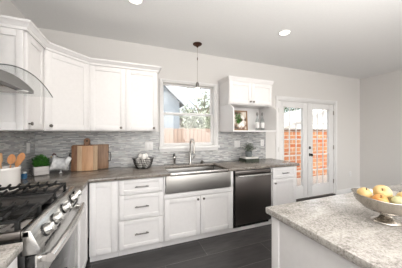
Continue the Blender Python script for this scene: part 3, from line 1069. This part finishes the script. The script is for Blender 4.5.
MB().lathe([(.008, 0), (.005, .012), (0, .022)], 10, Matrix.Translation((-.100, 0, .224)) @ Matrix.Rotation(-PI / 2, 4, 'Y')).build('beak', M['beak'], t)
for s in (-1, 1):
    MB().ball((-.082, s * .024, .230), .0035, seg=8).build('eye', M['darkslot'], t)
for s in (-1, 1):
    MB().ball((.018, s * .070, .122), .055, .012, .036, 16).build('wing', M['henwhite'], t)
    b = MB().tube([(0, s * .020, .056), (.004, s * .020, .006)], .005, 8)
    for dx, dy in ((-.028, 0), (-.02, .016), (-.02, -.016), (.018, 0)):
        b.tube([(.004, s * .020, .006), (.004 + dx * .7, s * .020 + dy, .004)], .0036, 6)
    b.build('leg', M['henwhite'], t)

# cutting boards leaning on the backsplash
def lean(o, ang):
    o.rotation_euler = (ang, 0, 0)
    return o
# widest board (behind), with a dark metal handle at its end
t = thing('cutting_board', 'wide brown serving board with dark metal end handles, behind the pale board', 'cutting board', (-.435, 2.842, CT))
lean(t, -.085)
MB().box(-.222, .198, -.011, .011, 0.002, .325, .006).build('board', M['oak'], t)
for s, x in ((-1, -.222), (1, .198)):
    b = MB().tube([(x - s * .012, -.014, .10), (x + s * .022, -.016, .105), (x + s * .028, -.016, .16), (x + s * .022, -.016, .215), (x - s * .012, -.014, .22)], .006, 8)
    b.build('handle', M['wire'], t)
# paddle board with round head
t = thing('cutting_board', 'dark paddle board whose round handle rises above the other boards', 'cutting board', (-.488, 2.806, CT))
lean(t, -.085)
b = MB()
pp = [(-.10, 0), (.10, 0), (.10, .29), (.085, .31), (.03, .325), (.022, .345)]
hd = [(.036 * math.sin(a), .372 - .036 * math.cos(a)) for a in [PI * (.2 + 1.6 * i / 16) for i in range(17)]]
pp += hd + [(-.022, .345), (-.03, .325), (-.085, .31), (-.10, .29)]
Rm = Matrix(((1, 0, 0, 0), (0, 0, -1, 0), (0, 1, 0, .002), (0, 0, 0, 1)))
b.prism(pp, -.01, .01, Rm)
b.build('board', M['walnut'], t)
Mx = Matrix.Translation((0, -.0105, .374)) @ Matrix.Rotation(PI / 2, 4, 'X')
MB().lathe([(.013, 0), (.013, .0015), (0, .0015)], 18, Mx).build('hanging_hole', M['stem'], t)
# dark narrow board at left
t = thing('cutting_board', 'narrow dark red-brown board at the left end of the board group', 'cutting board', (-.605, 2.775, CT))
lean(t, -.085)
MB().box(-.045, .045, -.01, .01, .002, .315, .005).build('board', M['walnut'], t)
# pale front board
t = thing('cutting_board', 'pale square-cornered maple board at the front of the board group', 'cutting board', (-.470, 2.748, CT))
lean(t, -.085)
b = MB().use(M['maple']).box(-.062, .062, -.011, .011, .002, .315, .004)
b.use(M['maple_edge']).box(-.112, -.0625, -.011, .011, .002, .315, .004).box(.0625, .112, -.011, .011, .002, .315, .004)
b.build('board', None, t)

# wire basket with eggs
BX, BY = .20, 2.70
t = thing('wire_basket', 'dark wire basket bowl of white eggs on the counter', 'basket', (BX, BY, CT))
b = MB()
def br(z): return .084 + .046 * math.sin(min(1, z / .13) * PI / 2)
for z in (.004, .03, .055, .08, .105, .128):
    b.tube([(br(z) * math.cos(2 * PI * i / 32), br(z) * math.sin(2 * PI * i / 32), z) for i in range(32)], (.0045 if z > .11 or z < .01 else .0026), 6, True)
for k in range(34):
    a = 2 * PI * k / 34
    b.tube([(br(z) * math.cos(a + z * 2), br(z) * math.sin(a + z * 2), z) for z in (.004, .03, .06, .09, .128)], .0028, 5)
for k in range(5):
    a = PI * k / 5
    b.tube([(.084 * math.cos(a), .084 * math.sin(a), .004), (-.084 * math.cos(a), -.084 * math.sin(a), .004)], .002, 5)
b.build('wire_bowl', M['wire'], t)
for s in (-1, 1):
    MB().tube([(s * .126, -.03, .126), (s * .138, -.02, .135), (s * .141, 0, .138), (s * .138, .02, .135), (s * .126, .03, .126)], .0035, 6).build('handle', M['wire'], t)
egg_me = None
egg_spots = [(.0, .0, .040)] + [(.062 * math.cos(a), .062 * math.sin(a), .040) for a in [2 * PI * k / 5 + .2 for k in range(5)]]
egg_spots += [(.074 * math.cos(a), .074 * math.sin(a), .098) for a in [2 * PI * k / 6 + .5 for k in range(6)]] + [(0, 0, .106)]
egg_spots += [(.042 * math.cos(a), .042 * math.sin(a), .156) for a in (.5, 2.6, 4.7)]
for x, y, z in egg_spots:
    if egg_me is None:
        e = MB().lathe([(0, -.034)] + [(.0305 * math.sin(PI * i / 14) * (1 + .10 * math.cos(PI * i / 14)), -.034 * math.cos(PI * i / 14) + (.006 * (1 - math.cos(PI * i / 14)) / 2)) for i in range(1, 14)] + [(0, .040)], 18).build('egg', M['egg'])
        egg_me = e
    else:
        e = egg_me.copy(); C.objects.link(e)
    e.location = (BX + x, BY + y, CT + z)
    e.rotation_euler = (random.uniform(-.25, .25), random.uniform(-.25, .25), random.uniform(0, 6))
    tag(e, 'white egg in the dark wire basket on the counter', 'egg', 'white eggs in the wire basket')

# books and potted plant right of the sink
PX, PY = 1.905, 2.70
def book(label, z, w, d_, h, m, rz):
    t = thing('book', label, 'book', (PX, PY, CT + z), rz)
    b = MB().box(-w / 2, w / 2, -d_ / 2, d_ / 2, 0, .004, .001).box(-w / 2, w / 2, -d_ / 2, d_ / 2, h - .004, h, .001).box(-w / 2, w / 2, -d_ / 2, -d_ / 2 + .005, .004, h - .004).box(-w / 2, -w / 2 + .004, -d_ / 2 + .005, d_ / 2, .004, h - .004)
    b.build('cover', m, t)
    MB().box(-w / 2 + .005, w / 2 - .005, -d_ / 2 + .006, d_ / 2 - .005, .0045, h - .0045).build('pages', M['paper'], t, smooth=0)
book('thick dark green book lying flat under the pale book', 0, .265, .19, .055, M['bookdark'], .05)
book('thin pale book lying flat directly under the grey pot', .0555, .245, .175, .022, M['bookwhite'], -.04)
t = thing('potted_plant', 'small dark grey pot with dusty green leaves on a stack of two books', 'potted plant', (PX - .01, PY, CT + .078))
MB().lathe([(0, 0), (.045, 0), (.048, .004), (.058, .085), (.061, .09), (.058, .094), (.054, .088), (.05, .08), (0, .078)], 28).build('pot', M['pot'], t)
b = MB()
for i in range(230):
    a = random.uniform(0, 2 * PI); el = random.uniform(.1, 1.4); r = random.uniform(.03, .11)
    p = (r * math.cos(a) * math.cos(el), r * math.sin(a) * math.cos(el), .10 + r * 1.25 * math.sin(el))
    b.leaf(p, (math.cos(a), math.sin(a), random.uniform(-.1, .9)), random.uniform(.03, .045), random.uniform(.018, .028), .2)
for i in range(14):
    a = random.uniform(0, 2 * PI); r = random.uniform(.01, .05)
    b.tube([(0.3 * r * math.cos(a), .3 * r * math.sin(a), .075), (r * math.cos(a), r * math.sin(a), random.uniform(.12, .18))], .0025, 5)
b.build('leaves', M['sage'], t, smooth=0, fix=False)

# ---- niche contents
NZ = UZ0 + .0205
t = thing('framed_picture', 'small wood-framed picture of foliage and pale blossoms in the niche', 'picture', (1.735, 2.70, NZ))
t.rotation_euler = (-.06, 0, 0)
fw, fh = .275, .33
b = MB().box(-fw / 2, -fw / 2 + .02, -.012, .012, 0, fh, .002).box(fw / 2 - .02, fw / 2, -.012, .012, 0, fh, .002).box(-fw / 2 + .02, fw / 2 - .02, -.012, .012, 0, .02, .002).box(-fw / 2 + .02, fw / 2 - .02, -.012, .012, fh - .02, fh, .002)
b.build('frame', M['frame'], t)
MB().box(-fw / 2 + .019, fw / 2 - .019, .0, .006, .019, fh - .019).build('print', M['print'], t, smooth=0)
b = MB()
for i in range(130):
    a = random.uniform(0, 2 * PI); r = .062 * math.sqrt(random.random())
    b.leaf((-.045 + r * math.cos(a) * .95, -.006 - random.uniform(0, .02), .20 + r * math.sin(a) * 1.3), (random.uniform(-1, 1), -.4, random.uniform(-1, 1)), .03, .016, .1)
b.build('greenery', M['herb'], t, smooth=0, fix=False)
b = MB()
for x, z, r in ((.035, .225, .028), (.06, .20, .022), (.02, .115, .034), (-.015, .08, .026), (.05, .09, .03), (.055, .15, .02)):
    for k in range(6):
        a = PI * k / 3
        b.ball((x + r * .55 * math.cos(a), -.004, z + r * .55 * math.sin(a)), r * .5, .004, r * .5, 8)
b.build('blossoms', M['egg'], t)
def bottle(label, x, y):
    t = thing('glass_bottle', label, 'bottle', (x, y, NZ))
    MB().lathe([(0, 0), (.030, 0), (.033, .006), (.033, .155), (.028, .185), (.014, .215), (.013, .255), (.015, .258), (.015, .268)], 24).build('body', M['bottle'], t)
    MB().lathe([(.0335, .045), (.0338, .046), (.0338, .135), (.0335, .136)], 24, cap=False).build('paper_label', M['labelpaper'], t)
    MB().lathe([(.012, .255), (.016, .268), (.018, .29), (.014, .31), (0, .315)], 18).build('stopper', M['stopper'], t)
    return t
bottle('clear stoppered glass bottle in the niche, the one nearer the picture', 2.07, 2.70)
bottle('clear stoppered glass bottle in the niche, the one farther from the picture', 2.175, 2.70)

# ---- silver compote with apples on the island
FX, FY, FZ = 1.272, .590, .9225
t = thing('footed_bowl', 'oval silver footed bowl heaped with yellow apples on the island', 'bowl', (FX, FY, FZ), -.8)
MB().lathe([(0, 0), (.062, 0), (.066, .004), (.060, .012), (.034, .022), (.024, .036), (.026, .048), (.04, .058)], 36, sy=.8).build('foot', M['silver'], t)
def lift(r, a): return .016 * (max(0, r - .05) / .12) * math.cos(a) ** 2
prof = [(0, .050), (.045, .051), (.095, .062), (.132, .090), (.148, .130), (.152, .133), (.150, .135), (.145, .131), (.128, .094), (.092, .067), (.04, .056), (0, .055)]
MB().lathe(prof, 48, sx=.97, sy=.86, fz=lift, cap=False).build('bowl', M['silver'], t)


def apple(label, loc, r, m, rot):
    o = thing('apple', label, 'apple', loc, 0)
    o.rotation_euler = rot
    pr = []
    for i in range(0, 17):
        th = PI * i / 16
        rr = r * math.sin(th) * (1 + .06 * math.cos(th))
        zz = -r * .9 * math.cos(th)
        if i > 13: zz -= r * .30 * ((i - 13) / 3) ** 1.5
        if i < 2: zz += r * .14 * (2 - i) / 2
        pr.append((max(rr, 0 if i in (0, 16) else rr), zz))
    MB().lathe(pr, 28).build('flesh', m, o, smooth=60)
    MB().tube([(0, 0, r * .50), (.002, 0, r * .75), (.006, .002, r * 1.0)], [.0022, .002, .0025], 6).build('stem', M['stem'], o)
    return o


def bl(r, t_, z):
    return (FX + r * .933 - t_ * .359, FY - r * .359 - t_ * .933, FZ + z)
apple('large yellow apple on top of the heap with its stem dimple facing out', bl(-.016, -.004, .154), .039, M['apple'], (0, -1.0, .5))
apple('orange-blushed apple low at the left front of the silver bowl', bl(-.064, .036, .124), .033, M['apple_blush'], (.2, -.5, .3))
apple('pale yellow apple at the left back of the silver bowl', bl(-.086, -.030, .140), .034, M['apple'], (.2, -.4, 1))
apple('greenish apple at the front middle of the silver bowl', bl(.012, .058, .122), .035, M['apple_green'], (.5, .2, .4))
apple('yellow apple at the right end of the silver bowl', bl(.078, .024, .134), .037, M['apple'], (.4, .5, 2))
apple('yellow apple at the back middle of the silver bowl, mostly hidden', bl(.042, -.055, .124), .036, M['apple'], (-.3, .2, .7))

# ------------------------------------------------------------------ lamps
def downlight(label, x, y):
    t = thing('recessed_downlight', label, 'ceiling light', (x, y, CE), 0)
    MB().lathe([(.078, -.001), (.082, -.006), (.062, -.010), (.058, -.004), (.058, -.001)], 36, cap=False).build('trim_ring', M['trim'], t)
    MB().lathe([(.0, -.0035), (.058, -.0035)], 36, cap=False).build('lens', M['lampglow'], t, smooth=0)
    light('downlight_beam', 'SPOT', (x, y, CE - .02), (0, 0, 0), 24, (1, .92, .82), spot=math.radians(150), blend=.8, radius=.055)
downlight('round recessed ceiling light above the middle of the kitchen', 1.88, 1.90)
downlight('round recessed ceiling light cut by the top edge of the picture', .07, 1.945)

t = thing('pendant_lamp', 'pendant with bronze ceiling cap and small white glass bell above the sink', 'pendant lamp', (.945, 2.60, 0))
MB().lathe([(0, CE), (.066, CE - .001), (.066, CE - .008), (.05, CE - .02), (.02, CE - .032), (.010, CE - .05), (.006, CE - .055)], 32, cap=False).build('ceiling_cap', M['bronze'], t)
MB().tube([(0, 0, 2.10), (0, 0, CE - .05)], .0032, 8).build('cord', M['cord'], t)
MB().lathe([(.006, CE - .235), (.0065, CE - .23), (.0065, CE - .20), (.004, CE - .195)], 12).build('cord_joint', M['bronze'], t)
MB().lathe([(.005, 2.13), (.014, 2.125), (.024, 2.10), (.027, 2.05), (.024, 2.045)], 24).build('socket', M['pullmetal'], t)
MB().lathe([(.028, 2.052), (.031, 2.048), (.034, 2.02), (.045, 1.975), (.072, 1.93), (.098, 1.905), (.096, 1.903), (.070, 1.926), (.042, 1.972), (.031, 2.02), (.029, 2.045)], 36, cap=False).build('glass_shade', M['shade'], t)

# ------------------------------------------------------------------ outside
struct('ground', MB().box(-14, 26, W + T + .02, 40, -.25, -.12), M['garden'], smooth=0)
tag(MB().box(2.2, 6.4, W + T + .03, 4.55, -.12, -.03).build('patio', M['concrete'], smooth=0), 'pale concrete patio outside the french doors', 'patio')
# timber fence seen through the kitchen window
t = thing('timber_fence', 'pinkish brown timber fence seen through the kitchen window', 'fence', (-3, 6.6, -.12))
b = MB()
for i in range(48):
    b.box(i * .15 + .004, i * .15 + .146, 0, .022, 0.02, 1.66 + .008 * (i % 3), .002)
b.build('boards', M['fence'], t)
b = MB()
for z in (.35, 1.3): b.box(0, 7.2, .022, .06, z, z + .09)
b.build('rails', M['fence'], t, smooth=0)
# brick garden wall beyond the french doors
t = thing('brick_garden_wall', 'orange brick garden wall beyond the french doors', 'wall', (3.5, 4.6, -.12))
MB().box(0, 9.5, 0, .25, 0, 1.60).build('brickwork', M['brick'], t, smooth=0)
MB().box(-.03, 9.53, -.04, .29, 1.60, 1.66, .01).build('coping', M['concrete'], t)


def house(name, label, x0, x1, y0, y1, ze, zr, ridge_axis, wallm):
    t = thing(name, label, 'house', (x0, y0, -.12))
    w, dp = x1 - x0, y1 - y0
    MB().box(0, w, 0, dp, 0, ze).build('walls', wallm, t, smooth=0)
    b = MB()
    o = .2
    if ridge_axis == 'y':
        Rm = Matrix.Translation((0, -o, 0)) @ Matrix(((1, 0, 0, 0), (0, 0, 1, 0), (0, 1, 0, 0), (0, 0, 0, 1)))
        k = (zr - ze) / (w / 2)
        MB().prism([(0, ze), (w, ze), (w / 2, zr)], o + .0, dp + o, Rm).build('gable', wallm, t, smooth=0)
        b.prism([(-o, ze - o * k), (w / 2, zr), (w + o, ze - o * k), (w + o, ze - o * k + .18), (w / 2, zr + .18), (-o, ze - o * k + .18)], 0, dp + 2 * o, Rm)
    else:
        Rm = Matrix.Translation((-o, 0, 0)) @ Matrix(((0, 0, 1, 0), (1, 0, 0, 0), (0, 1, 0, 0), (0, 0, 0, 1)))
        k = (zr - ze) / (dp / 2)
        b.prism([(-o, ze - o * k), (dp / 2, zr), (dp + o, ze - o * k), (dp + o, ze - o * k + .18), (dp / 2, zr + .18), (-o, ze - o * k + .18)], 0, w + 2 * o, Rm)
        MB().prism([(0, ze), (dp, ze), (dp / 2, zr)], o, w + o, Rm).build('gable', wallm, t, smooth=0)
    b.build('roof', M['roof'], t, smooth=0)
    return t


h1 = house('neighbour_house', 'blue-grey neighbouring house with a sloping gable roof, at the left of the window view', -2.4, 2.35, 9.0, 13, 3.0, 5.2, 'y', M['siding'])
h2 = house('neighbour_house', 'low tan neighbouring house behind the fence, seen through the lower window sash', 2.3, 7.0, 13.5, 17, 2.75, 3.5, 'x', M['siding_tan'])
f = MB().box(.6, 1.5, -.03, .02, 1.1, 1.9).build('window', M['trim'], h2)
MB().box(.66, 1.44, -.035, -.028, 1.16, 1.84).build('pane', M['ovenglass'], f, smooth=0)
t = thing('garden_shed', 'white garden shed with a slanting roof above the brick wall', 'shed', (8.1, 8.4, -.12))
MB().box(0, 7.5, 0, 3, 0, 1.95).build('walls', M['whitewall'], t, smooth=0)
Rm = Matrix.Translation((0, -.3, 0)) @ Matrix(((1, 0, 0, 0), (0, 0, 1, 0), (0, 1, 0, 0), (0, 0, 0, 1)))
MB().prism([(-.3, 1.87), (4, 3.25), (7.8, 2.0), (7.8, 1.9), (4, 3.15), (-.3, 1.77)], 0, 3.6, Rm).build('roof', M['whitewall'], t, smooth=0)
MB().prism([(.28, 1.95), (7.5, 1.95), (4, 3.14)], .32, 3.3, Rm).build('gable', M['whitewall'], t, smooth=0)


def tree(label, x, y, h, r, m, n, zc=.62):
    t = thing('tree', label, 'tree', (x, y, -.12))
    b = MB().tube([(0, 0, 0), (.05, .02, h * .3), (-.04, .05, h * .6), (.02, 0, h * .85)], [.16, .13, .08, .03], 8)
    for k in range(7):
        a = k * 2.4
        b.tube([(0, 0, h * (.35 + .06 * k)), (r * .5 * math.cos(a), r * .5 * math.sin(a), h * (.5 + .06 * k)), (r * .8 * math.cos(a), r * .8 * math.sin(a), h * (.58 + .06 * k))], [.05, .03, .012], 6)
    b.build('trunk', M['bark'], t)
    b = MB()
    cl = [(random.gauss(0, .42), random.gauss(0, .42), random.gauss(0, .42)) for _ in range(26)]
    for i in range(n):
        c = random.choice(cl)
        p = (r * (c[0] + random.gauss(0, .17)), r * (c[1] + random.gauss(0, .17)), h * zc + r * (c[2] + random.gauss(0, .17)))
        b.leaf(p, (random.uniform(-1, 1), random.uniform(-1, 1), random.uniform(-.6, .8)), random.uniform(.14, .26), random.uniform(.07, .13), .2)
    b.build('foliage', m, t, smooth=0, fix=False)
tree('pale green tree beyond the fence, in the middle of the window view', 4.3, 10.6, 4.4, 1.7, M['pale_leaf'], 2600)
tree('slim pale tree just right of the blue-grey house roof', 3.35, 8.7, 3.2, .62, M['pale_leaf'], 900)
tree('dark green tree behind the white shed, at upper left of the french doors', 13.2, 14.2, 5.2, 2.3, M['deep_leaf'], 5000)
